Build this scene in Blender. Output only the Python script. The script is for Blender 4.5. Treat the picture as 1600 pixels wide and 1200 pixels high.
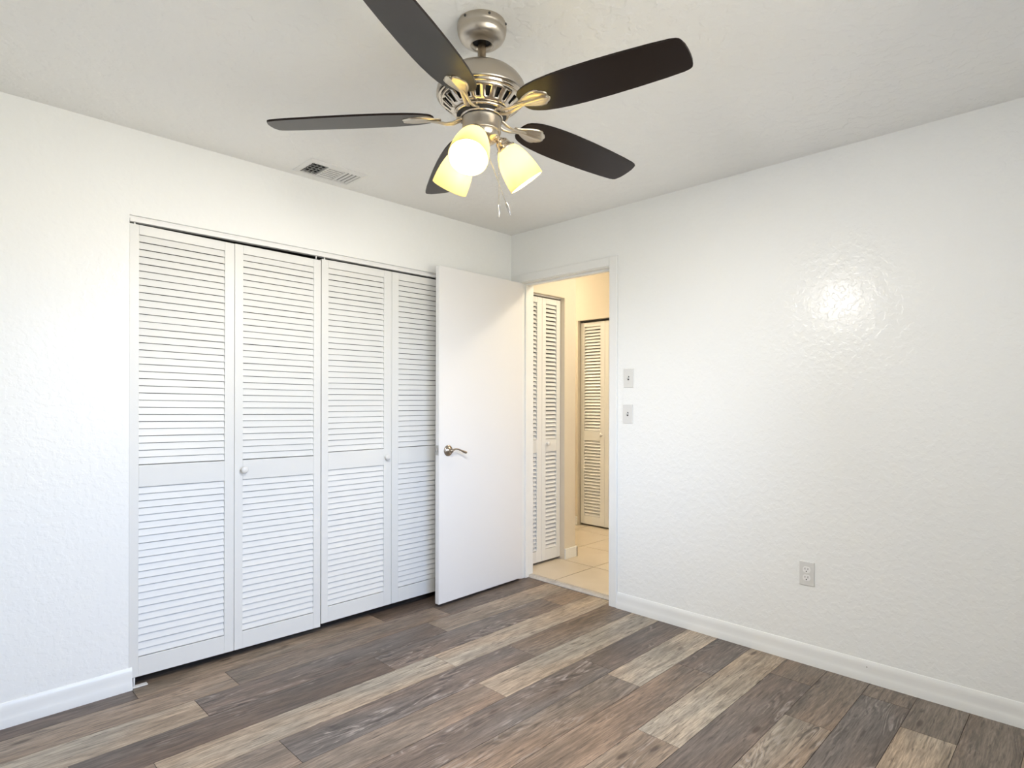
import bpy, bmesh, math, random
from mathutils import Vector, Matrix
random.seed(7)
sc = bpy.context.scene
for o in list(bpy.data.objects): bpy.data.objects.remove(o)
COL = sc.collection
PI = math.pi
R = math.radians

# ------------------------------------------------------------ camera
cam_d = bpy.data.cameras.new('camera'); cam = bpy.data.objects.new('camera', cam_d); COL.objects.link(cam)
yaw, roll = 0.778325741, 0.00209139831
F = Vector((math.cos(yaw), math.sin(yaw), 0)); Rt = Vector((math.sin(yaw), -math.cos(yaw), 0)); Up = Vector((0, 0, 1))
FH, RH = F.copy(), Rt.copy()
Rt, Up = Rt*math.cos(roll)+Up*math.sin(roll), Up*math.cos(roll)-Rt*math.sin(roll)
m = Matrix((Rt, Up, -F)).transposed().to_4x4()
CAM = Vector((-3.02497, -2.99121, 1.26472))
m.translation = CAM
cam.matrix_world = m
cam_d.sensor_width = 36; cam_d.lens = 926.896/1600*36
cam_d.shift_y = 24.3/1600
cam_d.clip_start = 0.02
sc.camera = cam

# ------------------------------------------------------------ view + world
vs = sc.view_settings
vs.view_transform = 'Standard'; vs.look = 'None'; vs.gamma = 1; vs.exposure = 1.2; vs.use_curve_mapping = False

SKY_STRENGTH = 5.2
BULB_STRENGTH = 26.0
SPOT_POWER = 22.0
HALL_STRENGTH = 44.0

w = bpy.data.worlds.new('sky'); sc.world = w; w.use_nodes = True
nt = w.node_tree; nt.nodes.clear()
wo = nt.nodes.new('ShaderNodeOutputWorld'); bg = nt.nodes.new('ShaderNodeBackground')
tc = nt.nodes.new('ShaderNodeTexCoord'); sep = nt.nodes.new('ShaderNodeSeparateXYZ'); cr = nt.nodes.new('ShaderNodeValToRGB')
mr = nt.nodes.new('ShaderNodeMapRange'); mr.inputs['From Min'].default_value = -1; mr.inputs['From Max'].default_value = 1
nt.links.new(tc.outputs['Generated'], sep.inputs[0]); nt.links.new(sep.outputs['Z'], mr.inputs['Value'])
nt.links.new(mr.outputs[0], cr.inputs[0]); nt.links.new(cr.outputs[0], bg.inputs[0]); nt.links.new(bg.outputs[0], wo.inputs[0])
e = cr.color_ramp.elements
e[0].position = 0.0; e[0].color = (0.62, 0.58, 0.50, 1)
e[1].position = 0.49; e[1].color = (0.72, 0.69, 0.61, 1)
x = e.new(0.53); x.color = (0.56, 0.76, 1.12, 1)
x = e.new(1.0); x.color = (0.26, 0.53, 1.15, 1)
bg.inputs['Strength'].default_value = SKY_STRENGTH

# window opening in the front wall (behind the camera)
WX0, WX1, WZ0, WZ1 = -2.46, -1.06, 0.80, 2.08
pl = bpy.data.lights.new('window_portal', 'AREA'); pl.shape = 'RECTANGLE'; pl.size = WX1-WX0; pl.size_y = WZ1-WZ0
pl.cycles.is_portal = True
po = bpy.data.objects.new('window_portal', pl); COL.objects.link(po)
po.location = ((WX0+WX1)/2, -3.43, (WZ0+WZ1)/2); po.rotation_euler = (R(90), 0, 0)

# ------------------------------------------------------------ materials
def mat(name, col, rough=0.5, metal=0.0, spec=0.5, **kw):
    m = bpy.data.materials.new(name); m.use_nodes = True
    b = m.node_tree.nodes['Principled BSDF']
    b.inputs['Base Color'].default_value = (*col, 1)
    b.inputs['Roughness'].default_value = rough; b.inputs['Metallic'].default_value = metal
    b.inputs['Specular IOR Level'].default_value = spec
    for k, v in kw.items(): b.inputs[k.replace('_', ' ')].default_value = v
    return m
def bump(m, scale, strength, dist=0.002, detail=3, ramp=None, scale2=None):
    nt = m.node_tree; b = nt.nodes['Principled BSDF']
    tc = nt.nodes.new('ShaderNodeTexCoord'); n = nt.nodes.new('ShaderNodeTexNoise')
    n.inputs['Scale'].default_value = scale; n.inputs['Detail'].default_value = detail
    nt.links.new(tc.outputs['Object'], n.inputs['Vector'])
    bp = nt.nodes.new('ShaderNodeBump'); bp.inputs['Strength'].default_value = strength; bp.inputs['Distance'].default_value = dist
    src = n.outputs['Fac']
    if ramp:
        r = nt.nodes.new('ShaderNodeMapRange'); r.interpolation_type = 'SMOOTHSTEP'
        r.inputs['From Min'].default_value = ramp[0]; r.inputs['From Max'].default_value = ramp[1]
        nt.links.new(src, r.inputs['Value']); src = r.outputs[0]
    nt.links.new(src, bp.inputs['Height']); nt.links.new(bp.outputs[0], b.inputs['Normal'])
    return m

M_wall = bump(mat('wall_paint', (0.872, 0.885, 0.872), 0.19, spec=0.15), 34, 0.23, 0.0025, 3, (0.45, 0.60))
M_ceil = bump(mat('ceiling_paint', (0.895, 0.90, 0.88), 0.75, spec=0.25), 22, 0.35, 0.004, 4, (0.45, 0.6))
M_trim = mat('trim_paint', (0.83, 0.84, 0.825), 0.28, spec=0.5)
M_door = bump(mat('door_paint', (0.80, 0.80, 0.80), 0.38, spec=0.4), 60, 0.1, 0.001)
M_louv = mat('louver_paint', (0.76, 0.765, 0.745), 0.40, spec=0.4)
M_closet = mat('closet_inside_shade', (0.10, 0.095, 0.09), 0.9)  # near-black colour stands in for the shade inside closed closets
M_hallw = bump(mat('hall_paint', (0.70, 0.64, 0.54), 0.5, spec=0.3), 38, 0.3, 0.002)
M_knob = mat('knob_ceramic', (0.74, 0.74, 0.72), 0.22)
M_plate = mat('plate_plastic', (0.72, 0.72, 0.70), 0.35)
M_white = mat('white_plastic', (0.86, 0.86, 0.85), 0.3)
M_dark = mat('dark_slot', (0.012, 0.012, 0.012), 0.8)
M_grey = mat('vent_dark', (0.05, 0.05, 0.05), 0.8)
M_ventw = mat('vent_enamel', (0.78, 0.78, 0.76), 0.4)
M_steel = mat('steel', (0.55, 0.53, 0.50), 0.3, 1.0)
M_chain = mat('chain_metal', (0.75, 0.70, 0.62), 0.25, 1.0)
M_rubber_shade = mat('black_rubber_and_shade', (0.015, 0.015, 0.015), 0.6)  # rubber of the flywheel, also painted shade in canopy hole and housing gap

M_nick = mat('brushed_nickel', (0.50, 0.455, 0.395), 0.30, 1.0)
b = M_nick.node_tree.nodes['Principled BSDF']; b.inputs['Anisotropic'].default_value = 0.7
tg = M_nick.node_tree.nodes.new('ShaderNodeTangent'); tg.direction_type = 'RADIAL'; tg.axis = 'Z'
M_nick.node_tree.links.new(tg.outputs[0], b.inputs['Tangent'])
M_nickp = mat('polished_nickel', (0.66, 0.59, 0.50), 0.20, 1.0)
M_brass = bump(mat('bracket_nickel', (0.62, 0.56, 0.46), 0.30, 1.0), 90, 0.35, 0.002)
M_lever = mat('antique_nickel', (0.36, 0.31, 0.26), 0.28, 1.0)

M_blade = mat('espresso_blade', (0.011, 0.006, 0.0045), 0.31, spec=0.27)
# glass shade: translucent frosted glass
M_glass = bpy.data.materials.new('frosted_glass'); M_glass.use_nodes = True
nt = M_glass.node_tree; nt.nodes.clear()
out = nt.nodes.new('ShaderNodeOutputMaterial'); mx = nt.nodes.new('ShaderNodeMixShader'); df = nt.nodes.new('ShaderNodeBsdfDiffuse'); tr = nt.nodes.new('ShaderNodeBsdfTranslucent')
gl = nt.nodes.new('ShaderNodeBsdfGlossy'); gl.inputs['Roughness'].default_value = 0.15; mx2 = nt.nodes.new('ShaderNodeMixShader'); mx2.inputs[0].default_value = 0.04
df.inputs[0].default_value = (0.62, 0.58, 0.36, 1); tr.inputs[0].default_value = (0.86, 0.79, 0.50, 1); mx.inputs[0].default_value = 0.35
nt.links.new(df.outputs[0], mx.inputs[1]); nt.links.new(tr.outputs[0], mx.inputs[2]); nt.links.new(mx.outputs[0], mx2.inputs[1]); nt.links.new(gl.outputs[0], mx2.inputs[2]); nt.links.new(mx2.outputs[0], out.inputs[0])
def emis(name, col, s):
    m = bpy.data.materials.new(name); m.use_nodes = True; nt = m.node_tree; nt.nodes.clear()
    o = nt.nodes.new('ShaderNodeOutputMaterial'); e = nt.nodes.new('ShaderNodeEmission')
    e.inputs[0].default_value = (*col, 1); e.inputs[1].default_value = s; nt.links.new(e.outputs[0], o.inputs[0]); return m
M_bulb = emis('bulb_glow', (1.0, 0.87, 0.70), BULB_STRENGTH)
M_hall = emis('hall_lamp_glow', (1.0, 0.85, 0.62), HALL_STRENGTH)
# window glass
M_pane = bpy.data.materials.new('window_glass'); M_pane.use_nodes = True
nt = M_pane.node_tree; nt.nodes.clear()
out = nt.nodes.new('ShaderNodeOutputMaterial'); mx = nt.nodes.new('ShaderNodeMixShader'); fr = nt.nodes.new('ShaderNodeFresnel'); fr.inputs[0].default_value = 1.45
tp = nt.nodes.new('ShaderNodeBsdfTransparent'); gl = nt.nodes.new('ShaderNodeBsdfGlossy'); gl.inputs['Roughness'].default_value = 0.0
nt.links.new(fr.outputs[0], mx.inputs[0]); nt.links.new(tp.outputs[0], mx.inputs[1]); nt.links.new(gl.outputs[0], mx.inputs[2]); nt.links.new(mx.outputs[0], out.inputs[0])

# wood planks: colour comes from a per-plank tone plus grain
def wood():
    m = bpy.data.materials.new('grey_oak_planks'); m.use_nodes = True; nt = m.node_tree; N = nt.nodes; L = nt.links
    b = N['Principled BSDF']
    tone = N.new('ShaderNodeAttribute'); tone.attribute_name = 'tone'
    pc = N.new('ShaderNodeAttribute'); pc.attribute_name = 'grain_co'
    swirl = N.new('ShaderNodeAttribute'); swirl.attribute_name = 'swirl'
    def mapping(s):
        v = N.new('ShaderNodeVectorMath'); v.operation = 'MULTIPLY'; v.inputs[1].default_value = s
        L.new(pc.outputs['Vector'], v.inputs[0]); return v.outputs[0]
    def noise(s, det, dist=0.0, rough=0.5):
        n = N.new('ShaderNodeTexNoise'); n.inputs['Scale'].default_value = 1; n.inputs['Detail'].default_value = det
        n.inputs['Distortion'].default_value = dist; n.inputs['Roughness'].default_value = rough
        L.new(mapping(s), n.inputs['Vector']); return n.outputs['Fac']
    def rng(src, a, b_, c, d, smooth=False):
        r = N.new('ShaderNodeMapRange'); r.inputs['From Min'].default_value = a; r.inputs['From Max'].default_value = b_
        r.inputs['To Min'].default_value = c; r.inputs['To Max'].default_value = d
        if smooth: r.interpolation_type = 'SMOOTHSTEP'
        L.new(src, r.inputs['Value']); return r.outputs[0]
    def mul(a, b_):
        n = N.new('ShaderNodeMath'); n.operation = 'MULTIPLY'
        for i, q in enumerate((a, b_)):
            if isinstance(q, float): n.inputs[i].default_value = q
            else: L.new(q, n.inputs[i])
        return n.outputs[0]
    def mixc(fac, a, c):
        n = N.new('ShaderNodeMix'); n.data_type = 'RGBA'
        if isinstance(fac, float): n.inputs[0].default_value = fac
        else: L.new(fac, n.inputs[0])
        for i, q in ((6, a), (7, c)):
            if isinstance(q, tuple): n.inputs[i].default_value = (*q, 1)
            else: L.new(q, n.inputs[i])
        return n.outputs[2]
    broad = noise((1.6, 7, 1), 3, 0.4)
    streak = noise((4.2, 48, 1), 6, 0.9, 0.68)
    fibre = noise((14, 190, 1), 3, 0.2, 0.6)
    f = mul(rng(streak, 0.30, 0.70, 0.50, 1.42), rng(fibre, 0.3, 0.7, 0.70, 1.28))
    f = mul(f, rng(broad, 0.3, 0.7, 0.78, 1.2))
    vm = N.new('ShaderNodeVectorMath'); vm.operation = 'SCALE'; L.new(tone.outputs['Color'], vm.inputs[0]); L.new(f, vm.inputs['Scale'])
    col = vm.outputs[0]
    # warm / cool drift
    tint = noise((1.1, 4, 1), 2)
    vt = N.new('ShaderNodeVectorMath'); vt.operation = 'MULTIPLY'; L.new(col, vt.inputs[0])
    L.new(mixc(rng(tint, 0.35, 0.65, 0, 1, True), (1.07, 0.985, 0.93), (0.95, 1.0, 1.06)), vt.inputs[1])
    col = vt.outputs[0]
    # cathedral rings, limed lines and dark pores
    field = noise((1.5, 8.5, 1), 2.5, 0.5, 0.5)
    sn = N.new('ShaderNodeMath'); sn.operation = 'SINE'; L.new(mul(field, 95.0), sn.inputs[0])
    jit = noise((22, 60, 1), 2)
    patch = rng(noise((1.9, 10, 1), 2, 0.8), 0.48, 0.60, 0, 1, True)
    ring_l = mul(rng(sn.outputs[0], 0.45, 0.95, 0, 1, True), rng(jit, 0.35, 0.6, 0.15, 1))
    ring_d = mul(rng(sn.outputs[0], -0.35, -0.9, 0, 1, True), rng(jit, 0.6, 0.35, 0.3, 1))
    lime = mul(mul(ring_l, patch), rng(swirl.outputs['Fac'], 0, 1, 0.05, 0.62))
    pore = mul(mul(ring_d, patch), rng(swirl.outputs['Fac'], 0, 1, 0.22, 0.85))
    col = mixc(pore, col, (0.045, 0.036, 0.034))
    col = mixc(lime, col, (0.42, 0.37, 0.33))
    # dark flecks and knots
    fl = rng(noise((11, 110, 1), 3, 0.3), 0.60, 0.68, 0, 0.62, True)
    col = mixc(fl, col, (0.055, 0.04, 0.032))
    vo = N.new('ShaderNodeTexVoronoi'); vo.inputs['Scale'].default_value = 1; vo.inputs['Randomness'].default_value = 1
    L.new(mapping((2.1, 7.5, 1)), vo.inputs['Vector'])
    kn = rng(vo.outputs['Distance'], 0.04, 0.10, 0.75, 0, True)
    col = mixc(kn, col, (0.05, 0.03, 0.022))
    L.new(col, b.inputs['Base Color'])
    b.inputs['Roughness'].default_value = 0.42; b.inputs['Specular IOR Level'].default_value = 0.4
    bp = N.new('ShaderNodeBump'); bp.inputs['Strength'].default_value = 0.25; bp.inputs['Distance'].default_value = 0.001
    L.new(fibre, bp.inputs['Height']); L.new(bp.outputs[0], b.inputs['Normal'])
    return m
M_wood = wood()
M_seam = mat('plank_seam', (0.045, 0.035, 0.03), 0.8)
M_tile = mat('beige_tile', (0.62, 0.53, 0.41), 0.28)
nt = M_tile.node_tree; n = nt.nodes.new('ShaderNodeTexNoise'); n.inputs['Scale'].default_value = 5; n.inputs['Detail'].default_value = 5
tcn = nt.nodes.new('ShaderNodeTexCoord'); mxn = nt.nodes.new('ShaderNodeMix'); mxn.data_type = 'RGBA'
mxn.inputs[6].default_value = (0.55, 0.46, 0.35, 1); mxn.inputs[7].default_value = (0.68, 0.60, 0.48, 1)
nt.links.new(tcn.outputs['Object'], n.inputs['Vector']); nt.links.new(n.outputs['Fac'], mxn.inputs[0]); nt.links.new(mxn.outputs[2], nt.nodes['Principled BSDF'].inputs['Base Color'])
M_grout = mat('brown_grout', (0.05, 0.028, 0.018), 0.9)
M_marble = mat('marble_threshold', (0.42, 0.40, 0.37), 0.25)
nt = M_marble.node_tree; n = nt.nodes.new('ShaderNodeTexNoise'); n.inputs['Scale'].default_value = 14; n.inputs['Detail'].default_value = 6; n.inputs['Distortion'].default_value = 1.5
tcn = nt.nodes.new('ShaderNodeTexCoord'); mxn = nt.nodes.new('ShaderNodeMix'); mxn.data_type = 'RGBA'
mxn.inputs[6].default_value = (0.30, 0.28, 0.26, 1); mxn.inputs[7].default_value = (0.60, 0.57, 0.53, 1)
nt.links.new(tcn.outputs['Object'], n.inputs['Vector']); nt.links.new(n.outputs['Fac'], mxn.inputs[0]); nt.links.new(mxn.outputs[2], nt.nodes['Principled BSDF'].inputs['Base Color'])

# ------------------------------------------------------------ mesh helpers
def BM(): return bmesh.new()
def box(bm, x0, x1, y0, y1, z0, z1, bev=0.0, mi=0, M=None):
    vs = [bm.verts.new((x, y, z)) for x in (x0, x1) for y in (y0, y1) for z in (z0, z1)]
    fs = [bm.faces.new([vs[i] for i in f]) for f in ((0, 1, 3, 2), (4, 6, 7, 5), (0, 4, 5, 1), (2, 3, 7, 6), (0, 2, 6, 4), (1, 5, 7, 3))]
    for f in fs: f.material_index = mi
    if bev > 0:
        es = list({e for f in fs for e in f.edges})
        r = bmesh.ops.bevel(bm, geom=es, offset=bev, segments=2, affect='EDGES', profile=0.5)
        for f in r['faces']: f.material_index = mi
        vs = list({v for v in vs if v.is_valid} | {v for f in r['faces'] for v in f.verts})
    if M is not None:
        for v in vs:
            if v.is_valid: v.co = M @ v.co
    return vs
def lathe(bm, prof, seg=48, M=None, smooth=True, cap=False, mi=0):
    rings = []
    for r, z in prof:
        ring = []
        for i in range(seg):
            a = 2*PI*i/seg; v = Vector((r*math.cos(a), r*math.sin(a), z))
            ring.append(bm.verts.new(M @ v if M else v))
        rings.append(ring)
    for a, b_ in zip(rings, rings[1:]):
        for i in range(seg):
            f = bm.faces.new((a[i], a[(i+1) % seg], b_[(i+1) % seg], b_[i])); f.smooth = smooth; f.material_index = mi
    if cap:
        for ring in (rings[0], rings[-1]):
            f = bm.faces.new(ring); f.material_index = mi
    return rings
def prism(bm, pts, z0, z1, M=None, bev=0, mi=0):
    a = [bm.verts.new((p[0], p[1], z0)) for p in pts]; b_ = [bm.verts.new((p[0], p[1], z1)) for p in pts]
    fs = [bm.faces.new(a[::-1]), bm.faces.new(b_)]
    n = len(pts)
    for i in range(n): fs.append(bm.faces.new((a[i], a[(i+1) % n], b_[(i+1) % n], b_[i])))
    for f in fs: f.material_index = mi
    if M is not None:
        for v in a+b_: v.co = M @ v.co
    return a+b_
def tube(bm, pts, rad, seg=10, cap=True, flat=1.0):
    pts = [Vector(p) for p in pts]; n = len(pts); rings = []
    up = Vector((0, 0, 1)); prev = None
    for i, p in enumerate(pts):
        t = (pts[min(i+1, n-1)]-pts[max(i-1, 0)]).normalized()
        if prev is None:
            s = t.cross(up)
            if s.length < 1e-3: s = t.cross(Vector((1, 0, 0)))
        else: s = prev - t*prev.dot(t)
        s.normalize(); prev = s; q = t.cross(s)
        r = rad[i] if isinstance(rad, (list, tuple)) else rad
        rings.append([bm.verts.new(p+s*(r*math.cos(2*PI*k/seg))+q*(r*flat*math.sin(2*PI*k/seg))) for k in range(seg)])
    for a, b_ in zip(rings, rings[1:]):
        for k in range(seg):
            f = bm.faces.new((a[k], a[(k+1) % seg], b_[(k+1) % seg], b_[k])); f.smooth = True
    if cap:
        bm.faces.new(rings[0][::-1]); bm.faces.new(rings[-1])
def sweep_y(bm, prof, axis, s0, s1, M=None):
    """extrude closed profile [(a,z)] along an axis ('x' or 'y'); a is the other horizontal axis"""
    A, B = [], []
    for a, z in prof:
        A.append(bm.verts.new((s0, a, z) if axis == 'x' else (a, s0, z)))
        B.append(bm.verts.new((s1, a, z) if axis == 'x' else (a, s1, z)))
    n = len(prof)
    for i in range(n): bm.faces.new((A[i], A[(i+1) % n], B[(i+1) % n], B[i]))
    bm.faces.new(A); bm.faces.new(B[::-1])
def obj(name, bm, mats, parent=None, label=None, cat=None, group=None, kind=None, loc=None, smooth_angle=None):
    bmesh.ops.recalc_face_normals(bm, faces=bm.faces)
    me = bpy.data.meshes.new(name); bm.to_mesh(me); bm.free()
    for mt in (mats if isinstance(mats, (list, tuple)) else [mats]): me.materials.append(mt)
    o = bpy.data.objects.new(name, me); COL.objects.link(o)
    if parent: o.parent = parent
    if loc: o.location = loc
    tag(o, label, cat, group, kind)
    if smooth_angle:
        for p in me.polygons: p.use_smooth = True
        me.set_sharp_from_angle(angle=R(smooth_angle))
    return o
def tag(o, label=None, cat=None, group=None, kind=None):
    for k, v in (('label', label), ('category', cat), ('group', group), ('kind', kind)):
        if v: o[k] = v
def empty(name, loc, label, cat, group=None, kind=None, rz=0):
    o = bpy.data.objects.new(name, None); COL.objects.link(o); o.location = loc; o.rotation_euler = (0, 0, rz); o.empty_display_size = .05
    tag(o, label, cat, group, kind); return o

H = 2.44
# ------------------------------------------------------------ shell
CX0, CX1, CZ = -2.358, -0.552, 2.066        # bedroom closet opening in the back wall
DY0, DY1, DZ = -0.872, -0.085, 2.10         # rough door opening in the right wall
bm = BM()
box(bm, -3.72, CX0, 0, 0.10, 0, H); box(bm, CX1, 0.0, 0, 0.10, 0, H); box(bm, CX0, CX1, 0, 0.10, CZ, H)
obj('wall_back', bm, M_wall, label='white textured wall holding the wide louvered closet', cat='wall', kind='structure')
bm = BM()
box(bm, 0, 0.115, -3.42, DY0, 0, H); box(bm, 0, 0.115, DY1, 0.75, 0, 2.6); box(bm, 0, 0.115, DY0, DY1, DZ, 2.6); box(bm, 0.05, 0.115, -2.2, DY0, H, 2.6)
obj('wall_right', bm, M_wall, label='white textured wall with the doorway, switches and outlet', cat='wall', kind='structure')
bm = BM(); box(bm, -3.72, -3.6, -3.42, 0, 0, H)
obj('wall_left', bm, M_wall, label='plain white wall at the left, outside the photo', cat='wall', kind='structure')
bm = BM()
box(bm, -3.6, WX0, -3.42, -3.3, 0, H); box(bm, WX1, 0.0, -3.42, -3.3, 0, H); box(bm, WX0, WX1, -3.42, -3.3, 0, WZ0); box(bm, WX0, WX1, -3.42, -3.3, WZ1, H)
obj('wall_front', bm, M_wall, label='white wall with the window, behind the photographer', cat='wall', kind='structure')
bm = BM(); box(bm, -3.72, 0.115, -3.42, 0.82, H, H+0.1)
obj('ceiling', bm, M_ceil, label='white ceiling with knockdown texture', cat='ceiling', kind='structure')
bm = BM(); box(bm, 0.115, 2.2, -2.2, 2.0, 2.60, 2.70)
obj('ceiling_hall', bm, M_ceil, label='ceiling of the hallway', cat='ceiling', kind='structure')
# closet interior behind the back wall
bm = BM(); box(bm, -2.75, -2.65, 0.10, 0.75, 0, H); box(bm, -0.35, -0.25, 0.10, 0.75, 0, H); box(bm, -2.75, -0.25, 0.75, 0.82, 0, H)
obj('wall_closet', bm, M_closet, label='inside walls of the bedroom closet with shade put into their colour', cat='wall', kind='structure')

# floor of planks (one mesh, colour per plank)
YS = [0.065, -0.115, -0.294, -0.473, -0.660, -0.834, -1.027, -1.205, -1.384, -1.560, -1.737, -1.914, -2.097, -2.272, -2.450, -2.628, -2.806, -2.985, -3.163, -3.342]
Lt, Ml, Md, Wm, Dk, Db = (0.325, 0.285, 0.236), (0.235, 0.198, 0.163), (0.175, 0.143, 0.118), (0.185, 0.148, 0.120), (0.138, 0.119, 0.109), (0.118, 0.095, 0.081)
X0, X1 = -3.62, 0.0625
ROWS = [
 [(X0, Db, 0), (-2.348, Ml, 0), (-1.13, Db, .3), (0.0, Db, 0)],
 [(X0, Ml, .2), (-2.0, Md, .2), (-0.79, Db, .3)],
 [(X0, Lt, 0), (-2.186, Dk, 1), (-0.968, Ml, .1)],
 [(X0, Lt, 0), (-2.642, Db, .5), (-1.431, Dk, 1), (-0.21, Md, .4)],
 [(X0, Wm, .1), (-2.430, Lt, 0), (-1.21, Lt, 0)],
 [(X0, Wm, .2), (-2.065, Dk, 1), (-0.860, Md, .4)],
 [(X0, Wm, .1), (-1.244, Lt, 0)],
 [(X0, Dk, .8), (-1.95, Dk, .9), (-0.72, Dk, .6)],
 [(X0, Md, .6), (-1.985, Wm, .5), (-0.766, Lt, 0)],
 [(X0, Wm, .3), (-1.655, Wm, .2), (-0.437, Dk, .6)],
 [(X0, Wm, .1), (-2.28, Ml, 1), (-1.063, Lt, .1)],
 [(X0, Dk, .8), (-1.44, Dk, 1), (-0.225, Md, .2)],
 [(X0, Lt, .1), (-1.77, Ml, 1), (-0.550, Wm, .2)],
 [(X0, Md, .6), (-1.37, Dk, .9), (-0.15, Md, .3)],
 [(X0, Ml, .2), (-1.546, Lt, .1), (-0.327, Md, .3)],
 [(X0, Wm, .2), (-0.95, Md, .4)],
 [(X0, Dk, .6), (-1.25, Ml, .1)],
 [(X0, Ml, .2), (-2.2, Wm, .2), (-0.98, Dk, .6)],
 [(X0, Dk, .4), (-1.6, Lt, .0)],
]
bm = BM()
box(bm, X0-.1, X1, -3.42, 0.75, -0.10, -0.002, mi=1)
plk = []
def plank(x0, x1, y0, y1, tone, sw):
    g = 0.0010
    vs_ = [bm.verts.new(c) for c in ((x0+g, y1+g, 0), (x1-g, y1+g, 0), (x1-g, y0-g, 0), (x0+g, y0-g, 0))]
    f = bm.faces.new(vs_)
    lo = [bm.verts.new((v.co.x, v.co.y, -0.0022)) for v in vs_]
    for i in range(4): bm.faces.new((vs_[i], lo[i], lo[(i+1) % 4], vs_[(i+1) % 4]))
    plk.append((tone, sw))
mark = len(bm.faces); order = []
for r, row in enumerate(ROWS):
    for i, (xs, tone, sw) in enumerate(row):
        xe = row[i+1][0] if i+1 < len(row) else X1
        if xe <= xs: continue
        s = random.uniform(.97, 1.07)
        plank(xs, xe, YS[r], YS[r+1], (tone[0]*s*1.09, tone[1]*s*1.03, tone[2]*s*0.94), sw)
# more planks inside the closet
for k, yy in enumerate((0.243, 0.42, 0.60)):
    plank(-2.7, -0.3, yy, yy-0.178, Md, .2)
bm.normal_update()
me = bpy.data.meshes.new('floor'); 
bm.to_mesh(me); bm.free()
me.materials.append(M_wood); me.materials.append(M_seam)
me.attributes.new('tone', 'FLOAT_COLOR', 'CORNER'); me.attributes.new('grain_co', 'FLOAT_VECTOR', 'CORNER'); me.attributes.new('swirl', 'FLOAT', 'CORNER')
ta, ga, sa = me.attributes['tone'], me.attributes['grain_co'], me.attributes['swirl']
for p in me.polygons:
    k = p.index-mark
    if k < 0: continue
    k //= 5
    tone, sw = plk[k]
    for li in p.loop_indices:
        co = me.vertices[me.loops[li].vertex_index].co
        ta.data[li].color = (*tone, 1); ga.data[li].vector = (co.x+k*3.37, co.y+k*1.71, co.z+k*7.3); sa.data[li].value = sw
fo = bpy.data.objects.new('floor', me); COL.objects.link(fo)
tag(fo, 'grey brown wood plank floor of the bedroom', 'floor', None, 'structure')

# tiled hall floor
TZ = 0.013
bm = BM(); box(bm, 0.10, 2.2, -2.2, 2.0, -0.10, TZ-0.003, mi=1)
xs = [0.1165, 0.5655, 1.0195, 1.4735, 1.93, 2.2]; ys = [-2.14, -1.685, -1.228, -0.771, -0.314, 0.143, 0.60, 1.057, 1.514, 1.97]
for i in range(5):
    for j in range(9):
        g = 0.0034
        box(bm, xs[i]+g, xs[i+1]-g, ys[j]+g, ys[j+1]-g, TZ-0.004, TZ, 0.001)
obj('floor_hall', bm, [M_tile, M_grout], label='beige square floor tiles of the hallway', cat='floor', kind='structure')
# marble threshold between wood and tile
bm = BM()
sweep_y(bm, [(0.067, -0.001), (0.067, 0.003), (0.074, 0.009), (0.084, 0.0135), (0.1125, 0.0135), (0.1125, -0.001)], 'y', -0.8575, -0.0985)
obj('trim_3', bm, M_marble, label='grey marble strip across the doorway between planks and tiles', cat='threshold', kind='structure')

# ------------------------------------------------------------ baseboards
BB = [(0, 0), (0.015, 0), (0.0148, 0.028), (0.0125, 0.036), (0.0105, 0.048), (0.0100, 0.066), (0.0088, 0.078), (0.0065, 0.087), (0.0035, 0.0935), (0, 0.0955)]
def baseboard(name, axis, wallpos, sign, s0, s1, label, m=None, z=0.0, ret=None):
    bm = BM()
    sweep_y(bm, [(wallpos+sign*a, z+h) for a, h in BB], axis, s0, s1)
    o = obj(name, bm, m or M_trim, label=label, cat='baseboard', kind='structure', smooth_angle=35)
    return o
baseboard('baseboard_back', 'x', 0, -1, -3.6, CX0+0.012, 'white moulded baseboard left of the closet')
bbr = baseboard('baseboard_right', 'y', 0, -1, -3.3, -0.9125, 'long white moulded baseboard under the outlet')
bm = BM(); lathe(bm, [(0.0001, 0), (0.0022, 0)], 10, Matrix.Translation((-0.0107, -2.258, 0.068)) @ Matrix.Rotation(R(-90), 4, 'Y'))
obj('nail_hole', bm, M_dark, bbr, label='small dark nail hole')
baseboard('baseboard_left', 'y', -3.6, 1, -3.3, 0, 'white baseboard on the left wall outside the photo')
baseboard('baseboard_front', 'x', -3.3, 1, -3.6, 0, 'white baseboard under the window behind the photographer')

# ------------------------------------------------------------ doorway trim
JY0, JY1, JZ = -0.857, -0.099, 2.083   # clear opening between jambs
bm = BM()
box(bm, -0.001, 0.116, JY1, DY1, 0, JZ+0.018, 0.001); box(bm, -0.001, 0.116, DY0, JY0, 0, JZ+0.018, 0.001); box(bm, -0.001, 0.116, JY0, JY1, JZ, JZ+0.018, 0.001)
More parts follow.
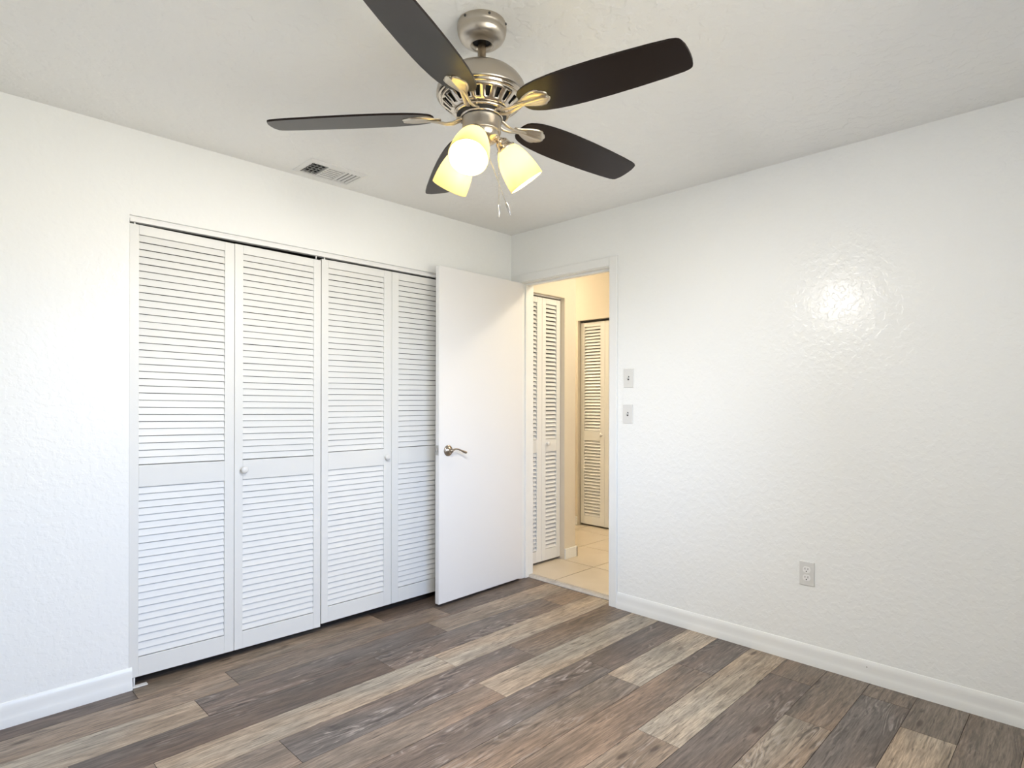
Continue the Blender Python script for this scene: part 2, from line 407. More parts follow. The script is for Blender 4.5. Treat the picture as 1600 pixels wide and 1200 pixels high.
# stops
box(bm, 0.038, 0.072, JY1-0.011, JY1, 0.0, JZ, 0.0015); box(bm, 0.038, 0.072, JY0, JY0+0.011, 0.0, JZ, 0.0015); box(bm, 0.038, 0.072, JY0+0.011, JY1-0.011, JZ-0.011, JZ, 0.0015)
jamb = obj('trim_2', bm, M_trim, label='white jamb lining of the doorway with its stop', cat='door jamb', kind='structure')
bm = BM(); box(bm, 0.004, 0.034, JY0-0.001, JY0+0.002, 0.92, 0.985, 0.0005); box(bm, -0.006, 0.006, JY0-0.001, JY0+0.003, 0.935, 0.97, 0.001)
obj('strike_plate', bm, M_steel, jamb, label='metal strike plate')
def casing(name, xw, sign, label):
    bm = BM(); t = 0.016; W = 0.056
    def piece(y0, y1, z0, z1):
        a, b_ = sorted((xw, xw+sign*t)); box(bm, a, b_, y0, y1, z0, z1, 0.004)
    piece(JY1+0.002, JY1+0.002+W, 0, JZ+0.004+W); piece(JY0-0.002-W, JY0-0.002, 0, JZ+0.004+W)
    piece(JY0-0.002, JY1+0.002, JZ+0.004, JZ+0.004+W)
    return obj(name, bm, M_trim, label=label, cat='door casing', kind='structure')
casing('trim_1', 0, -1, 'white flat casing around the bedroom doorway')
casing('trim_5', 0.115, 1, 'white casing on the hall side of the doorway')

# ------------------------------------------------------------ hall
HX = 1.66
H2 = 2.60
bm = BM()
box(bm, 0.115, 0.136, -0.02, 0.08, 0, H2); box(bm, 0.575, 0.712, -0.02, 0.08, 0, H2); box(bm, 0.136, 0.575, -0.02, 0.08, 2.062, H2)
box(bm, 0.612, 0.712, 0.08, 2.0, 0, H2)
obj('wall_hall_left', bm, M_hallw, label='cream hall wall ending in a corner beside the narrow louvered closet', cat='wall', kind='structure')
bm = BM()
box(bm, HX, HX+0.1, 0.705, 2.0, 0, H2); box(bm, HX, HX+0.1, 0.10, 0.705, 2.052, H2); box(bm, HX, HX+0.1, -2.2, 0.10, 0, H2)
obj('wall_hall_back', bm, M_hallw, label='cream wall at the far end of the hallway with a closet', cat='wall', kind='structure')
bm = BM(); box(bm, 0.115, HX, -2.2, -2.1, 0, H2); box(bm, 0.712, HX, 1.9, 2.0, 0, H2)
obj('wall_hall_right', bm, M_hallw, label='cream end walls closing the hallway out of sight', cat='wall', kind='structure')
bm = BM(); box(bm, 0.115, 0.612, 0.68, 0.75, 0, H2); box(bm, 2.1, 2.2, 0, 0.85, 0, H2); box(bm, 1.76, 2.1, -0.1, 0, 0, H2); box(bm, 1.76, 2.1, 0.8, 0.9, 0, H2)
obj('wall_hall_closet', bm, M_closet, label='inside walls of the two hall closets with shade put into their colour', cat='wall', kind='structure')
def bb_free(name, pts_boxes, label):
    bm = BM()
    for b_ in pts_boxes: box(bm, *b_, 0.003)
    obj(name, bm, M_trim, label=label, cat='baseboard', kind='structure')
bb_free('baseboard_hall_left', [(0.577, 0.726, -0.034, -0.02, TZ, 0.095), (0.712, 0.726, -0.034, 1.9, TZ, 0.095)], 'short white baseboard wrapping the hall wall corner')
bb_free('baseboard_hall_back', [(HX-0.013, HX, 0.707, 1.9, TZ, 0.095), (HX-0.013, HX, -2.1, 0.098, TZ, 0.095)], 'white baseboard along the far hall wall beside its closet')
for lx, ly, lb in ((0.80, -1.0, 'round ceiling lamp in the hallway right of the doorway, out of sight'), (1.12, 1.5, 'round ceiling lamp in the hallway behind the wall corner, out of sight')):
    hl = empty('ceiling_lamp', (lx, ly, H2), lb, 'lamp', 'hallway ceiling lamps')
    bm = BM(); lathe(bm, [(0.0001, 0), (0.15, 0), (0.155, -0.015), (0.15, -0.022), (0.0001, -0.022)], 32); obj('lamp_base', bm, M_white, hl)
    bm = BM(); lathe(bm, [(0.14, -0.0225), (0.132, -0.05), (0.10, -0.078), (0.05, -0.093), (0.0001, -0.097)], 32); obj('lamp_shade', bm, M_hall, hl)

# ------------------------------------------------------------ louvered bifold doors
def louver_panel(parent, x0, x1, z0, z1, stile_l=0.041, stile_r=0.043, k=0.0, ym=0.0, dep=0.010, ov=0.945):
    """a panel in the local xz plane; front face looks to -y; k shears the panel a little (sagging)"""
    t = 0.028; y0, y1 = ym, ym+t
    zb, zm0, zm1, zt = z0+0.084, z0+0.832, z0+0.928, z1-0.042
    bm = BM(); bv = 0.0018
    box(bm, x0, x0+stile_l, y0, y1, z0, z1, bv); box(bm, x1-stile_r, x1, y0, y1, z0, z1, bv)
    for a, b_ in ((z0, zb), (zm0, zm1), (zt, z1)): box(bm, x0+stile_l, x1-stile_r, y0+0.0006, y1-0.0006, a, b_, 0.0012)
    sh = Matrix.Identity(4); sh[2][0] = k
    off = Matrix.Translation((0, 0, -k*x0)) @ sh
    for v in bm.verts: v.co = off @ v.co
    p = obj('door_panel', bm, M_louv, parent)
    bm = BM()
    for (a, b_) in ((zb, zm0), (zm1, zt)):
        n = round((b_-a)/0.0316); d = (b_-a-0.003)/n
        for i in range(n):
            z = a+0.003+i*d + random.uniform(-.0004, .0004)
            yf, yb = y0+0.003, y0+0.003+dep; hh = d*ov
            if i == n-1: hh = d*0.94
            th = 0.0045
            pr = [(yf, z+0.0015), (yf+0.0012, z+0.0003), (yf+th, z+0.0012), (yb+0.001, z+hh-th), (yb, z+hh), (yb-0.003, z+hh)]
            A = [bm.verts.new((x0+stile_l-0.001, q[0], q[1])) for q in pr]; B = [bm.verts.new((x1-stile_r+0.001, q[0], q[1])) for q in pr]
            for j in range(6): bm.faces.new((A[j], A[(j+1) % 6], B[(j+1) % 6], B[j]))
            bm.faces.new(A); bm.faces.new(B[::-1])
    for v in bm.verts: v.co = off @ v.co
    obj('louver_slats', bm, M_louv, p)
    return p
def knob(parent, x, z, y=0.0, s=1.0, m=None):
    bm = BM()
    pr = [(0.0001, 0.028), (0.009, 0.0275), (0.0145, 0.025), (0.0172, 0.021), (0.0172, 0.017), (0.0145, 0.0125), (0.008, 0.009), (0.0065, 0.005), (0.0095, 0.0)]
    lathe(bm, [(r*s, h*s) for r, h in pr], 24, Matrix.Translation((x, y, z)) @ Matrix.Rotation(R(90), 4, 'X'))
    return obj('knob', bm, m or M_knob, parent, label='round white ceramic knob')
DYF = 0.004
d2 = empty('door_2', (0, 0, 0), 'left pair of white louvered folding closet doors beside the blank wall', 'closet door', kind='structure')
louver_panel(d2, -2.3572, -1.9155, 0.045, 2.030, 0.037, 0.045, -0.018, DYF)
p = louver_panel(d2, -1.9140, -1.4628, 0.037, 2.0235, 0.040, 0.041, -0.014, DYF)
knob(p, -1.872, 0.917, DYF)
d3 = empty('door_3', (0, 0, 0), 'right pair of white louvered folding closet doors partly behind the open door', 'closet door', kind='structure')
p = louver_panel(d3, -1.4585, -1.0105, 0.0445, 2.0265, 0.040, 0.052, 0, DYF)
knob(p, -1.046, 0.923, DYF)
louver_panel(d3, -1.0085, -0.5575, 0.0445, 2.0265, 0.048, 0.045, 0, DYF)
# track
bm = BM(); box(bm, CX0+0.002, CX1-0.002, 0.001, 0.030, 2.038, 2.0535, 0.001); box(bm, CX0+0.002, CX1-0.002, 0.020, 0.026, 2.053, 2.0665)
tk = obj('trim_4', bm, M_white, label='white metal track over the bedroom closet doors', cat='closet track', kind='structure')
for xx in (-2.335, -1.486, -1.437, -0.585):
    bm = BM(); tube(bm, [(xx, 0.016, 2.022), (xx, 0.016, 2.046)], 0.0035, 8); obj('guide_pin', bm, M_white, tk)
bm = BM(); box(bm, CX0+0.004, -2.285, -0.002, 0.022, 0.0005, 0.004); box(bm, CX0+0.004, CX0+0.007, -0.002, 0.022, 0.0005, 0.030); tube(bm, [(-2.335, 0.012, 0.002), (-2.335, 0.012, 0.05)], 0.004, 8)
obj('pivot_bracket', bm, M_white, label='small white floor bracket under the closet door\'s left corner', cat='bracket')

d4 = empty('door_4', (0.1375, 0.02, 0), 'narrow white louvered folding closet doors just inside the hall', 'closet door', kind='structure')
louver_panel(d4, 0.0, 0.2165, 0.032, 2.043, 0.046, 0.054, dep=0.020, ov=0.86)
p = louver_panel(d4, 0.2185, 0.4345, 0.032, 2.043, 0.043, 0.046, dep=0.020, ov=0.86)
knob(p, 0.277, 0.93, 0)
bm = BM(); box(bm, 0.138, 0.573, 0.018, 0.046, 2.052, 2.0615)
obj('trim_6', bm, M_white, label='white track over the narrow hall closet doors', cat='closet track', kind='structure')
# far hall closet faces -x : local x runs to -y
d5 = empty('door_5', (1.697, 0.697, 0), 'louvered folding closet doors on the far hall wall', 'closet door', kind='structure', rz=R(-90))
p = louver_panel(d5, 0.0, 0.293, 0.03, 2.030, 0.045, 0.052, dep=0.018, ov=0.86)
knob(p, 0.262, 0.922, 0)
louver_panel(d5, 0.295, 0.588, 0.03, 2.030, 0.047, 0.045, dep=0.018, ov=0.86)
bm = BM(); box(bm, 1.694, 1.72, 0.103, 0.703, 2.040, 2.0515)
obj('trim_7', bm, M_grey, label='dark track over the far hall closet doors', cat='closet track', kind='structure')

# ------------------------------------------------------------ open bedroom door
LW, LT = 0.757, 0.034
d1 = empty('door_1', (-0.018, -0.110, 0), 'smooth white bedroom door standing open in front of the closet', 'door', kind='structure', rz=R(180)+R(1.9))
bm = BM(); box(bm, 0, LW, -LT/2+0.0, LT/2, 0.019, 2.079, 0.0015)
lf = obj('door_leaf', bm, M_door, d1)
def lever(side):
    # side +1: local +y (towards the camera after the turn)
    x0, z0 = LW-0.072, 0.950
    bm = BM(); A = Matrix.Translation((x0, side*LT/2, z0)) @ Matrix.Rotation(R(-90*side), 4, 'X')
    lathe(bm, [(0.034, 0.0), (0.034, 0.003), (0.0315, 0.0065), (0.026, 0.0085), (0.0245, 0.0085), (0.021, 0.0125), (0.013, 0.016), (0.0105, 0.02), (0.0105, 0.040), (0.0001, 0.042)], 36, A)
    h = obj('door_handle', bm, M_lever, d1, label='antique nickel lever handle')
    bm = BM(); pts = []; rad = []
    for i in range(15):
        u = i/14; xx = x0 - 0.110*u
        zz = z0 + 0.006*math.sin(u*PI*1.0)*1.0 - 0.004*u + (0.007*math.sin(u*2*PI*0.95) if True else 0) - 0.012*max(0, u-0.75)*4*0.8
        yy = side*(LT/2+0.036+0.008*math.sin(u*PI*0.5))
        pts.append((xx, yy, zz)); rad.append(0.0098-0.0035*math.sin(min(1, u*1.25)*PI) + (0.001 if u > .85 else 0))
    tube(bm, pts, rad, 12, flat=0.75)
    obj('lever', bm, M_lever, h)
    return h
lever(1); lever(-1)
bm = BM(); box(bm, LW-0.0005, LW+0.0012, -0.0125, 0.0125, 0.925, 0.985, 0.0004); box(bm, LW, LW+0.010, -0.006, 0.006, 0.945, 0.966, 0.002)
obj('latch_plate', bm, M_steel, d1, label='steel latch plate on the door edge')
for zc in (0.25, 1.05, 1.85):
    bm = BM(); tube(bm, [(-0.002, -LT/2-0.001, zc-0.045), (-0.002, -LT/2-0.001, zc+0.045)], 0.005, 10); box(bm, -0.001, 0.0, -LT/2, LT/2-0.003, zc-0.045, zc+0.045)
    obj('hinge', bm, M_steel, d1)

# ------------------------------------------------------------ switches and outlet
def plate(yc, zc, name, label, cat):
    e_ = empty(name, (0, yc, zc), label, cat)
    bm = BM()
    vs_ = prism(bm, [(-0.035, -0.0575), (0.035, -0.0575), (0.035, 0.0575), (-0.035, 0.0575)], 0, 0.006)
    for v in vs_:
        if v.co.z > 0.003: v.co.x *= 0.93; v.co.y *= 0.96
    Mx = Matrix(((0, 0, -1, 0), (1, 0, 0, 0), (0, 1, 0, 0), (0, 0, 0, 1)))
    for v in bm.verts: v.co = Mx @ v.co
    obj('cover_plate', bm, M_plate, e_)
    return e_, Mx
def screw(parent, Mx, v):
    bm = BM(); lathe(bm, [(0.0001, 0.0074), (0.0025, 0.0070), (0.0033, 0.006)], 12, Mx @ Matrix.Translation((0, v, 0)))
    obj('screw', bm, M_plate, parent)
for yc, zc, lb in ((-0.993, 1.394, 'upper of two light switches right of the doorway'), (-0.988, 1.179, 'lower of two light switches right of the doorway')):
    e_, Mx = plate(yc, zc, 'light_switch', lb, 'light switch')
    bm = BM(); box(bm, -0.0052, 0.0052, -0.012, 0.012, 0.0055, 0.0068, 0, M=Mx); s = obj('switch_collar', bm, M_grey, e_, label='dark slot around the toggle')
    bm = BM(); vs_ = box(bm, -0.004, 0.004, -0.005, 0.005, 0.006, 0.019, 0.001)
    for v in bm.verts: v.co.y += (v.co.z-0.006)*0.55
    for v in bm.verts: v.co = Mx @ v.co
    obj('toggle', bm, M_plate, e_)
    screw(e_, Mx, 0.030); screw(e_, Mx, -0.030)
e_, Mx = plate(-2.001, 0.4325, 'wall_outlet', 'white double power outlet low on the wall', 'outlet')
for s in (1, -1):
    vc = 0.0195*s
    pts = []
    for i in range(28):
        a = 2*PI*i/28; px, pv = 0.0172*math.cos(a), 0.0172*math.sin(a)
        pts.append((px, vc+max(-0.0140, min(0.0140, pv))))
    bm = BM(); prism(bm, pts, 0.0055, 0.0085, M=Mx)
    rc = obj('receptacle', bm, M_white, e_, label='white receptacle face')
    bm = BM(); box(bm, -0.0075, -0.0052, vc-0.001, vc+0.0085, 0.0083, 0.0088, M=Mx); box(bm, 0.0052, 0.0075, vc+0.000, vc+0.0080, 0.0083, 0.0088, M=Mx)
    prism(bm, [(0.0028*math.cos(a*PI/6), vc-0.0078+0.0028*math.sin(a*PI/6)) for a in range(12)], 0.0083, 0.0088, M=Mx)
    obj('socket_slots', bm, M_dark, rc)
screw(e_, Mx, 0)

# ------------------------------------------------------------ ceiling vent
vt = empty('ceiling_vent', (-1.50, -0.165, H), 'white metal air vent in the ceiling near the closet wall', 'air vent')
hw, hd = 0.155, 0.105
bm = BM()
def ring(bm, a0, b0, z0, a1, b1, z1):
    o_ = [bm.verts.new((sx*a0, sy*b0, z0)) for sx, sy in ((-1, -1), (1, -1), (1, 1), (-1, 1))]
    i_ = [bm.verts.new((sx*a1, sy*b1, z1)) for sx, sy in ((-1, -1), (1, -1), (1, 1), (-1, 1))]
    for i in range(4): bm.faces.new((o_[i], o_[(i+1) % 4], i_[(i+1) % 4], i_[i]))
ring(bm, hw, hd, -0.0005, hw-0.002, hd-0.002, -0.004); ring(bm, hw-0.002, hd-0.002, -0.004, 0.137, 0.078, -0.010); ring(bm, 0.137, 0.078, -0.010, 0.132, 0.073, -0.010); ring(bm, 0.132, 0.073, -0.010, 0.132, 0.073, -0.0008)
for i in (-0.045, 0.045): box(bm, i-0.002, i+0.002, -0.073, 0.073, -0.013, -0.003)
obj('vent_frame', bm, M_ventw, vt)
bm = BM(); box(bm, -0.132, 0.132, -0.073, 0.073, -0.0012, -0.0006); obj('vent_duct_shade', bm, M_dark, vt, label='dark sheet painted as the shaded duct behind the slats')  # flat dark sheet, the duct's shade is in its colour
def slat(bm, p0, p1, lean, w_=0.017, zt=-0.0015, hz=0.0125):
    """curved strip between p0,p1 leaning towards lean (x,y)"""
    p0, p1, ln = Vector((*p0, 0)), Vector((*p1, 0)), Vector((*lean, 0))
    rows = []
    for i in range(5):
        t = i/4; off = ln*(w_*(t**1.6)); z = zt-hz*t**0.8
        rows.append([bm.verts.new(q+off+Vector((0, 0, z))) for q in (p0, p1)])
    for a, b_ in zip(rows, rows[1:]):
        f = bm.faces.new((a[0], a[1], b_[1], b_[0])); f.smooth = True
bm = BM()
for i in range(6): slat(bm, (-0.043, -0.062+i*0.0235), (0.043, -0.062+i*0.0235), (0, 1), 0.006, -0.004, 0.0055)
obj('vent_slats', bm, M_ventw, vt)
bm = BM()
for i in range(4): slat(bm, (-0.052-i*0.022, -0.07), (-0.052-i*0.022, 0.07), (-1, 0), 0.010)
for i in range(5): box(bm, -0.128, -0.048, -0.056+i*0.028, -0.054+i*0.028, -0.004, -0.0018)
obj('vent_slats', bm, M_ventw, vt)
bm = BM()
for i in range(4): slat(bm, (0.052+i*0.022, -0.07), (0.052+i*0.022, 0.07), (1, 0), 0.009, -0.004, 0.0065)
obj('vent_slats', bm, M_ventw, vt)

# ------------------------------------------------------------ ceiling fan
FC = Vector((CAM.x, CAM.y, 0)) + FH*1.8605 + RH*(-0.0969); FC.z = H
fan = empty('ceiling_fan', FC, 'brushed nickel ceiling fan with five dark blades and three lit shades', 'ceiling fan')
def Z(z): return z-H
bm = BM(); lathe(bm, [(0.0755, Z(2.4398)), (0.077, Z(2.436)), (0.0772, Z(2.420)), (0.0755, Z(2.4185)), (0.0760, Z(2.412)), (0.0735, Z(2.403)), (0.068, Z(2.393)), (0.058, Z(2.384)), (0.048, Z(2.3785)), (0.0385, Z(2.3765)), (0.0370, Z(2.3735)), (0.0335, Z(2.3735)), (0.0325, Z(2.377)), (0.0300, Z(2.379)), (0.0290, Z(2.388))], 64)
cn = obj('canopy', bm, M_nick, fan)
bm = BM(); lathe(bm, [(0.0290, Z(2.387)), (0.0001, Z(2.387))], 32); obj('canopy_hole_shade', bm, M_rubber_shade, cn, label='black disc painted as the shade inside the canopy')  # flat black disc paints the shaded hole around the rod
ph_cam = math.atan2(-FH.y, -FH.x)
for da in (-38, 20, 75, 200):
    a = ph_cam+R(da); bm = BM()
    lathe(bm, [(0.0001, 0.004), (0.003, 0.0035), (0.004, 0.001), (0.004, 0)], 12, Matrix.Translation((0.0768*math.cos(a), 0.0768*math.sin(a), Z(2.430))) @ Matrix.Rotation(a, 4, 'Z') @ Matrix.Rotation(R(90), 4, 'Y'))
    obj('screw', bm, M_grey, cn)
bm = BM(); lathe(bm, [(0.0132, Z(2.387)), (0.0132, Z(2.300)), (0.018, Z(2.297)), (0.018, Z(2.288))], 24); obj('downrod', bm, M_nickp, fan)
# motor housing dome
bm = BM(); lathe(bm, [(0.0001, Z(2.3005)), (0.045, Z(2.300)), (0.062, Z(2.2975)), (0.085, Z(2.290)), (0.105, Z(2.279)), (0.122, Z(2.264)), (0.134, Z(2.246)), (0.1400, Z(2.229)), (0.1415, Z(2.214)), (0.1405, Z(2.209)), (0.1365, Z(2.207))], 80)
mh = obj('motor_housing', bm, M_nick, fan)
bm = BM(); lathe(bm, [(0.1365, Z(2.2075)), (0.133, Z(2.2065)), (0.134, Z(2.2025)), (0.131, Z(2.2005)), (0.1295, Z(2.1985)), (0.1275, Z(2.1985))], 80); obj('trim_ring', bm, M_nickp, mh)
bm = BM(); lathe(bm, [(0.118, Z(2.203)), (0.078, Z(2.166))], 64); obj('motor_slot_shade', bm, M_dark, mh, label='black lining painted as the shade behind the vent slots')  # black cone paints the shaded interior seen through the slots
# slotted skirt: ribs between openings
bm = BM(); NS = 22
def sk(u, a, off=0.0):
    # u 0 top (r .1285) .. 1 bottom (r .086)
    r = 0.1285-0.046*u**1.15 + off; z = Z(2.199)-0.040*u**0.9
    return Vector((r*math.cos(a), r*math.sin(a), z))
for s in range(NS):
    a0 = 2*PI*s/NS; a1 = 2*PI*(s+1)/NS; am = (a0+a1)/2
    g = (a1-a0)*0.21
    us = [0, 0.12, 0.22, 0.72, 0.84, 1.0]
    cols = [a0, am-g, am+g, a1]
    grid = [[bm.verts.new(sk(u, (a if ci in (0, 3) else am+(a-am)*(1.25-0.4*u)))) for ci, a in enumerate(cols)] for u in us]
    for i in range(5):
        for j in range(3):
            if j == 1 and i == 2: continue
            f = bm.faces.new((grid[i][j], grid[i][j+1], grid[i+1][j+1], grid[i+1][j])); f.smooth = True
bmesh.ops.remove_doubles(bm, verts=bm.verts, dist=1e-5)
o = obj('vent_skirt', bm, M_nickp, mh)
md = o.modifiers.new('thick', 'SOLIDIFY'); md.thickness = 0.003; md.offset = -1
bm = BM(); lathe(bm, [(0.085, Z(2.160)), (0.087, Z(2.157)), (0.084, Z(2.153)), (0.076, Z(2.153))], 64); obj('skirt_rim', bm, M_nickp, mh)
bm = BM(); lathe(bm, [(0.078, Z(2.165)), (0.078, Z(2.150)), (0.0001, Z(2.150))], 48); obj('flywheel', bm, M_rubber_shade, fan)
bm = BM(); lathe(bm, [(0.052, Z(2.152)), (0.0665, Z(2.151)), (0.0675, Z(2.147)), (0.0655, Z(2.143)), (0.052, Z(2.142))], 48); obj('collar_ring', bm, M_nickp, fan)
bm = BM(); lathe(bm, [(0.050, Z(2.145)), (0.0615, Z(2.1425)), (0.0625, Z(2.1405)), (0.0612, Z(2.138)), (0.0605, Z(2.112)), (0.0602, Z(2.104)), (0.0612, Z(2.102)), (0.0605, Z(2.099)), (0.057, Z(2.0975))], 64)
sh_ = obj('switch_housing', bm, M_nick, fan)
bm = BM(); lathe(bm, [(0.0635, Z(2.1435)), (0.0645, Z(2.1425)), (0.0635, Z(2.1405)), (0.061, Z(2.1405))], 64); obj('gap_shade_ring', bm, M_rubber_shade, sh_, label='black ring painted as the shaded gap above the switch housing')  # black ring paints the shade of the gap over the housing
bm = BM(); lathe(bm, [(0.0575, Z(2.0985)), (0.0565, Z(2.090)), (0.052, Z(2.081)), (0.043, Z(2.074)), (0.030, Z(2.070)), (0.018, Z(2.068)), (0.014, Z(2.064)), (0.008, Z(2.060)), (0.0001, Z(2.059))], 48); obj('light_fitter', bm, M_nickp, fan)

# blades
def blade_outline():
    side = [(0.1500, 0.012), (0.1515, 0.022), (0.156, 0.034), (0.166, 0.0445), (0.182, 0.0525), (0.205, 0.0590), (0.24, 0.0650), (0.29, 0.0695), (0.34, 0.0712), (0.42, 0.0708), (0.50, 0.0680), (0.58, 0.0635), (0.63, 0.0588), (0.645, 0.0562), (0.6525, 0.0515), (0.6565, 0.0435), (0.660, 0.028), (0.6615, 0.010)]
    return [(u, v) for u, v in side] + [(u, -v) for u, v in side[::-1]]
ZR = 2.1602-H
phis = [(-.32, .0014), (.06, -.0007), (.42, .0007), (-.29, -.0075), (.14, .0061)]
droop = math.atan(0.0477)
blade_me = brk_me = None
for k, (dp, dz) in enumerate(phis):
    th = R(54.635 + 72*k + dp) + yaw + PI
    rot = Matrix.Rotation(th, 4, 'Z') @ Matrix.Rotation(droop, 4, 'Y') @ Matrix.Rotation(R(-11.4), 4, 'X')
    loc = Vector((0, 0, ZR+dz))
    if blade_me is None:
        bm = BM(); prism(bm, blade_outline(), -0.003, 0.003)
        bmesh.ops.bevel(bm, geom=[e_ for e_ in bm.edges if abs(e_.verts[0].co.z-e_.verts[1].co.z) < 1e-6], offset=0.0012, segments=2, affect='EDGES')
        bo = obj('blade', bm, M_blade, fan); blade_me = bo.data
        # bracket: scalloped leaf plate under the blade + curved arm to the hub
        bm = BM()
        half = [(0.128, 0.006), (0.140, 0.008), (0.155, 0.0150), (0.170, 0.0235), (0.186, 0.0300), (0.203, 0.0345), (0.218, 0.0350), (0.226, 0.0310), (0.2285, 0.0270), (0.237, 0.0235), (0.2450, 0.0160), (0.2480, 0.0095), (0.2450, 0.0045)]
        n = len(half); cen = []
        rowsT = []
        for i, (u, v) in enumerate(half):
            vv = [-v, -v*0.72, -v*0.42, -v*0.16, 0, v*0.16, v*0.42, v*0.72, v]
            hh = [0.0008, 0.0036, 0.0022, 0.0056, 0.0068, 0.0056, 0.0022, 0.0036, 0.0008]
            fade = 1.0 if i < n-3 else (0.8, 0.55, 0.3)[i-(n-3)]
            uu = u if i < n-1 else u
            rowsT.append([bm.verts.new((uu - (0.004*(1-abs(a)/max(v, 1e-4)) if i >= n-2 else 0), a, -0.0035-h*fade*1.15)) for a, h in zip(vv, hh)])
        top = [[bm.verts.new((vtx.co.x, vtx.co.y, -0.0031)) for vtx in row] for row in rowsT]
        for a, b_ in zip(rowsT, rowsT[1:]):
            for j in range(8): f = bm.faces.new((a[j], a[j+1], b_[j+1], b_[j])); f.smooth = True
        for a, b_ in zip(top, top[1:]):
            for j in range(8): bm.faces.new((a[j], b_[j], b_[j+1], a[j+1]))
        for i in range(n-1):
            for j in (0, 8): bm.faces.new((rowsT[i][j], rowsT[i+1][j], top[i+1][j], top[i][j]))
        for row, tp_ in ((rowsT[0], top[0]), (rowsT[-1], top[-1])):
            for j in range(8): bm.faces.new((row[j], row[j+1], tp_[j+1], tp_[j]))
        # arm with a shallow S, in two strands
        for sgn in (-1, 1):
            tube(bm, [(0.050, sgn*0.013, -0.004), (0.070, sgn*0.013, -0.0095), (0.090, sgn*0.011, -0.017), (0.112, sgn*0.0085, -0.018), (0.135, sgn*0.006, -0.0125), (0.160, sgn*0.004, -0.0085), (0.185, sgn*0.0025, -0.0075)], [0.0065, 0.0065, 0.006, 0.0055, 0.005, 0.0042, 0.002], 10, flat=0.6)
        box(bm, 0.045, 0.078, -0.018, 0.018, -0.0075, -0.0015, 0.002)
        br = obj('blade_bracket', bm, M_brass, fan, label='nickel leaf shaped blade bracket'); brk_me = br.data
    else:
        bo = bo.copy(); COL.objects.link(bo); br = br.copy(); COL.objects.link(br)
    mt = Matrix.Translation(loc) @ rot
    bo.matrix_local = mt
    br.matrix_local = Matrix.Translation(loc) @ Matrix.Rotation(th, 4, 'Z') @ Matrix.Rotation(droop, 4, 'Y') @ Matrix.Rotation(R(-11.4), 4, 'X')

# lamp holders with shades and bulbs
holder = None
TILT = R(36)
for k in range(3):
    th = R(-12+120*k)+yaw+PI
    if holder is None:
        # local frame: +X outward, origin at mouth-to-base axis base point
        Ax = Matrix.Rotation(PI-TILT, 4, 'Y')      # local +Z -> outward & down
        base = Vector((0.0765, 0, Z(2.064)))
        T = Matrix.Translation(base) @ Ax
        bm = BM()
        lathe(bm, [(0.0001, -0.030), (0.012, -0.029), (0.020, -0.022), (0.0225, -0.012), (0.024, -0.004), (0.031, 0.0), (0.0325, 0.004), (0.0315, 0.007), (0.0285, 0.007)], 32, T)
        tube(bm, [(0.030, 0, Z(2.086)), (0.046, 0, Z(2.0865)), base+(T.to_3x3() @ Vector((0, 0, -0.024)))], [0.010, 0.0105, 0.012], 14)
        holder = obj('lamp_holder', bm, M_nickp, fan)
        bm = BM()
        outer = [(0.0280, 0.002), (0.0330, 0.008), (0.0395, 0.018), (0.0450, 0.031), (0.0500, 0.048), (0.0545, 0.068), (0.0575, 0.090), (0.0592, 0.112), (0.0598, 0.1245), (0.0588, 0.1265), (0.0570, 0.1250)]
        inner = [(0.0560, 0.111), (0.0545, 0.090), (0.0515, 0.068), (0.0470, 0.048), (0.0420, 0.031), (0.0365, 0.018), (0.0300, 0.009), (0.0255, 0.004)]
        lathe(bm, outer+inner, 56, T)
        shade = obj('glass_shade', bm, M_glass, holder, label='lit frosted glass shade')
        bm = BM()
        bp_ = [(0.0125, 0.004), (0.0130, 0.020), (0.0150, 0.032), (0.0200, 0.045), (0.0255, 0.058), (0.0285, 0.070), (0.0290, 0.080), (0.0270, 0.090), (0.0215, 0.099), (0.0120, 0.1055), (0.0001, 0.1075)]
        lathe(bm, bp_, 32, T)
        bulb = obj('light_bulb', bm, M_bulb, holder, label='glowing white bulb')
        hs = (holder, shade, bulb)
    else:
        h2 = holder.copy(); COL.objects.link(h2)
        for c_ in (shade, bulb):
            c2 = c_.copy(); COL.objects.link(c2); c2.parent = h2
        hs = (h2,)
    hs[0].rotation_euler = (0, 0, th)
    ld = bpy.data.lights.new('bulb_light', 'SPOT'); ld.energy = SPOT_POWER; ld.color = (1.0, 0.96, 0.91); ld.spot_size = R(176); ld.spot_blend = 0.8; ld.shadow_soft_size = 0.014
    lo = bpy.data.objects.new('bulb_light', ld); COL.objects.link(lo)
    lo.matrix_world = Matrix.Translation(FC) @ Matrix.Rotation(th, 4, 'Z') @ T @ Matrix.Translation((0, 0, 0.123)) @ Matrix.Rotation(PI, 4, 'X')

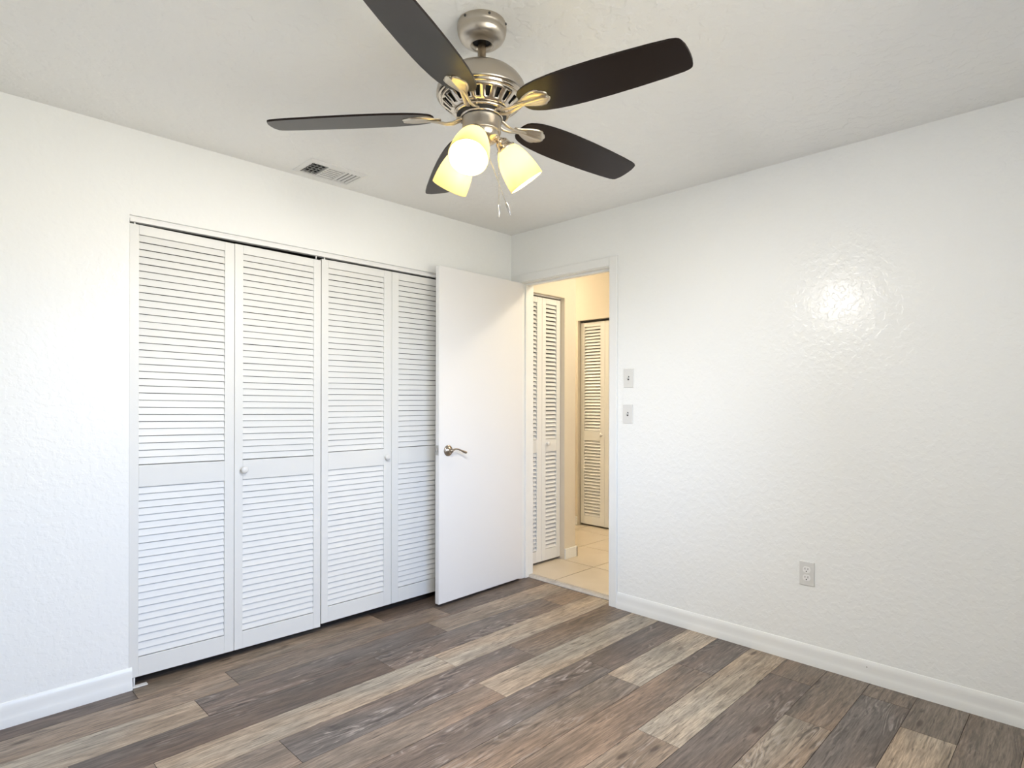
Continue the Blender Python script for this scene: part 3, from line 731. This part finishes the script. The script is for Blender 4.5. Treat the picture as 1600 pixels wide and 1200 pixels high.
# pull chains
def at(px, py, D):
    return CAM + F*D + Rt*((px-800)*D/926.896) - Up*((py-624.3)*D/926.896) - FC
def chain(a, b_, label):
    bm = BM(); a = Vector(a); b_ = Vector(b_); L_ = (b_-a).length; n = int(L_/0.0042)
    for i in range(n):
        c = a.lerp(b_, (i+.5)/n)
        bmesh.ops.create_icosphere(bm, subdivisions=1, radius=0.0017, matrix=Matrix.Translation(c))
    tube(bm, [a, b_], 0.0006, 6)
    o_ = obj('pull_chain', bm, M_chain, fan, label=label)
    d = (b_-a).normalized(); q = Vector((0, 0, 1)).rotation_difference(d).to_matrix().to_4x4()
    bm = BM(); lathe(bm, [(0.0001, -0.003), (0.0028, -0.001), (0.0036, 0.003), (0.0042, 0.010), (0.0042, 0.026), (0.003, 0.030), (0.0016, 0.034), (0.0026, 0.037), (0.0001, 0.039)], 16, Matrix.Translation(b_) @ q)
    obj('chain_pendant', bm, M_steel, o_)
chain(at(779, 186, 1.815), at(779.5, 320, 1.815), 'straight hanging chain')
chain(at(757, 226, 1.83), at(791, 318, 1.83), 'slanted chain')

# ------------------------------------------------------------ window behind the photographer
wn = empty('window_1', ((WX0+WX1)/2, -3.36, WZ0), 'white framed sash window behind the photographer', 'window', kind='structure')
W2, WH = (WX1-WX0)/2, WZ1-WZ0
bm = BM(); f_ = 0.045
box(bm, -W2, -W2+f_, -0.03, 0.03, 0, WH, 0.002); box(bm, W2-f_, W2, -0.03, 0.03, 0, WH, 0.002); box(bm, -W2+f_, W2-f_, -0.03, 0.03, 0, f_, 0.002); box(bm, -W2+f_, W2-f_, -0.03, 0.03, WH-f_, WH, 0.002); box(bm, -W2+f_, W2-f_, -0.02, 0.02, WH/2-0.02, WH/2+0.02, 0.002)
obj('window_frame', bm, M_white, wn)
for a, b_ in ((f_, WH/2-0.02), (WH/2+0.02, WH-f_)):
    bm = BM(); box(bm, -W2+f_, W2-f_, -0.002, 0.002, a, b_); obj('pane', bm, M_pane, wn)
bm = BM(); box(bm, -W2-0.03, W2+0.03, 0.032, 0.10, -0.025, -0.001, 0.003); obj('window_sill', bm, M_white, wn)
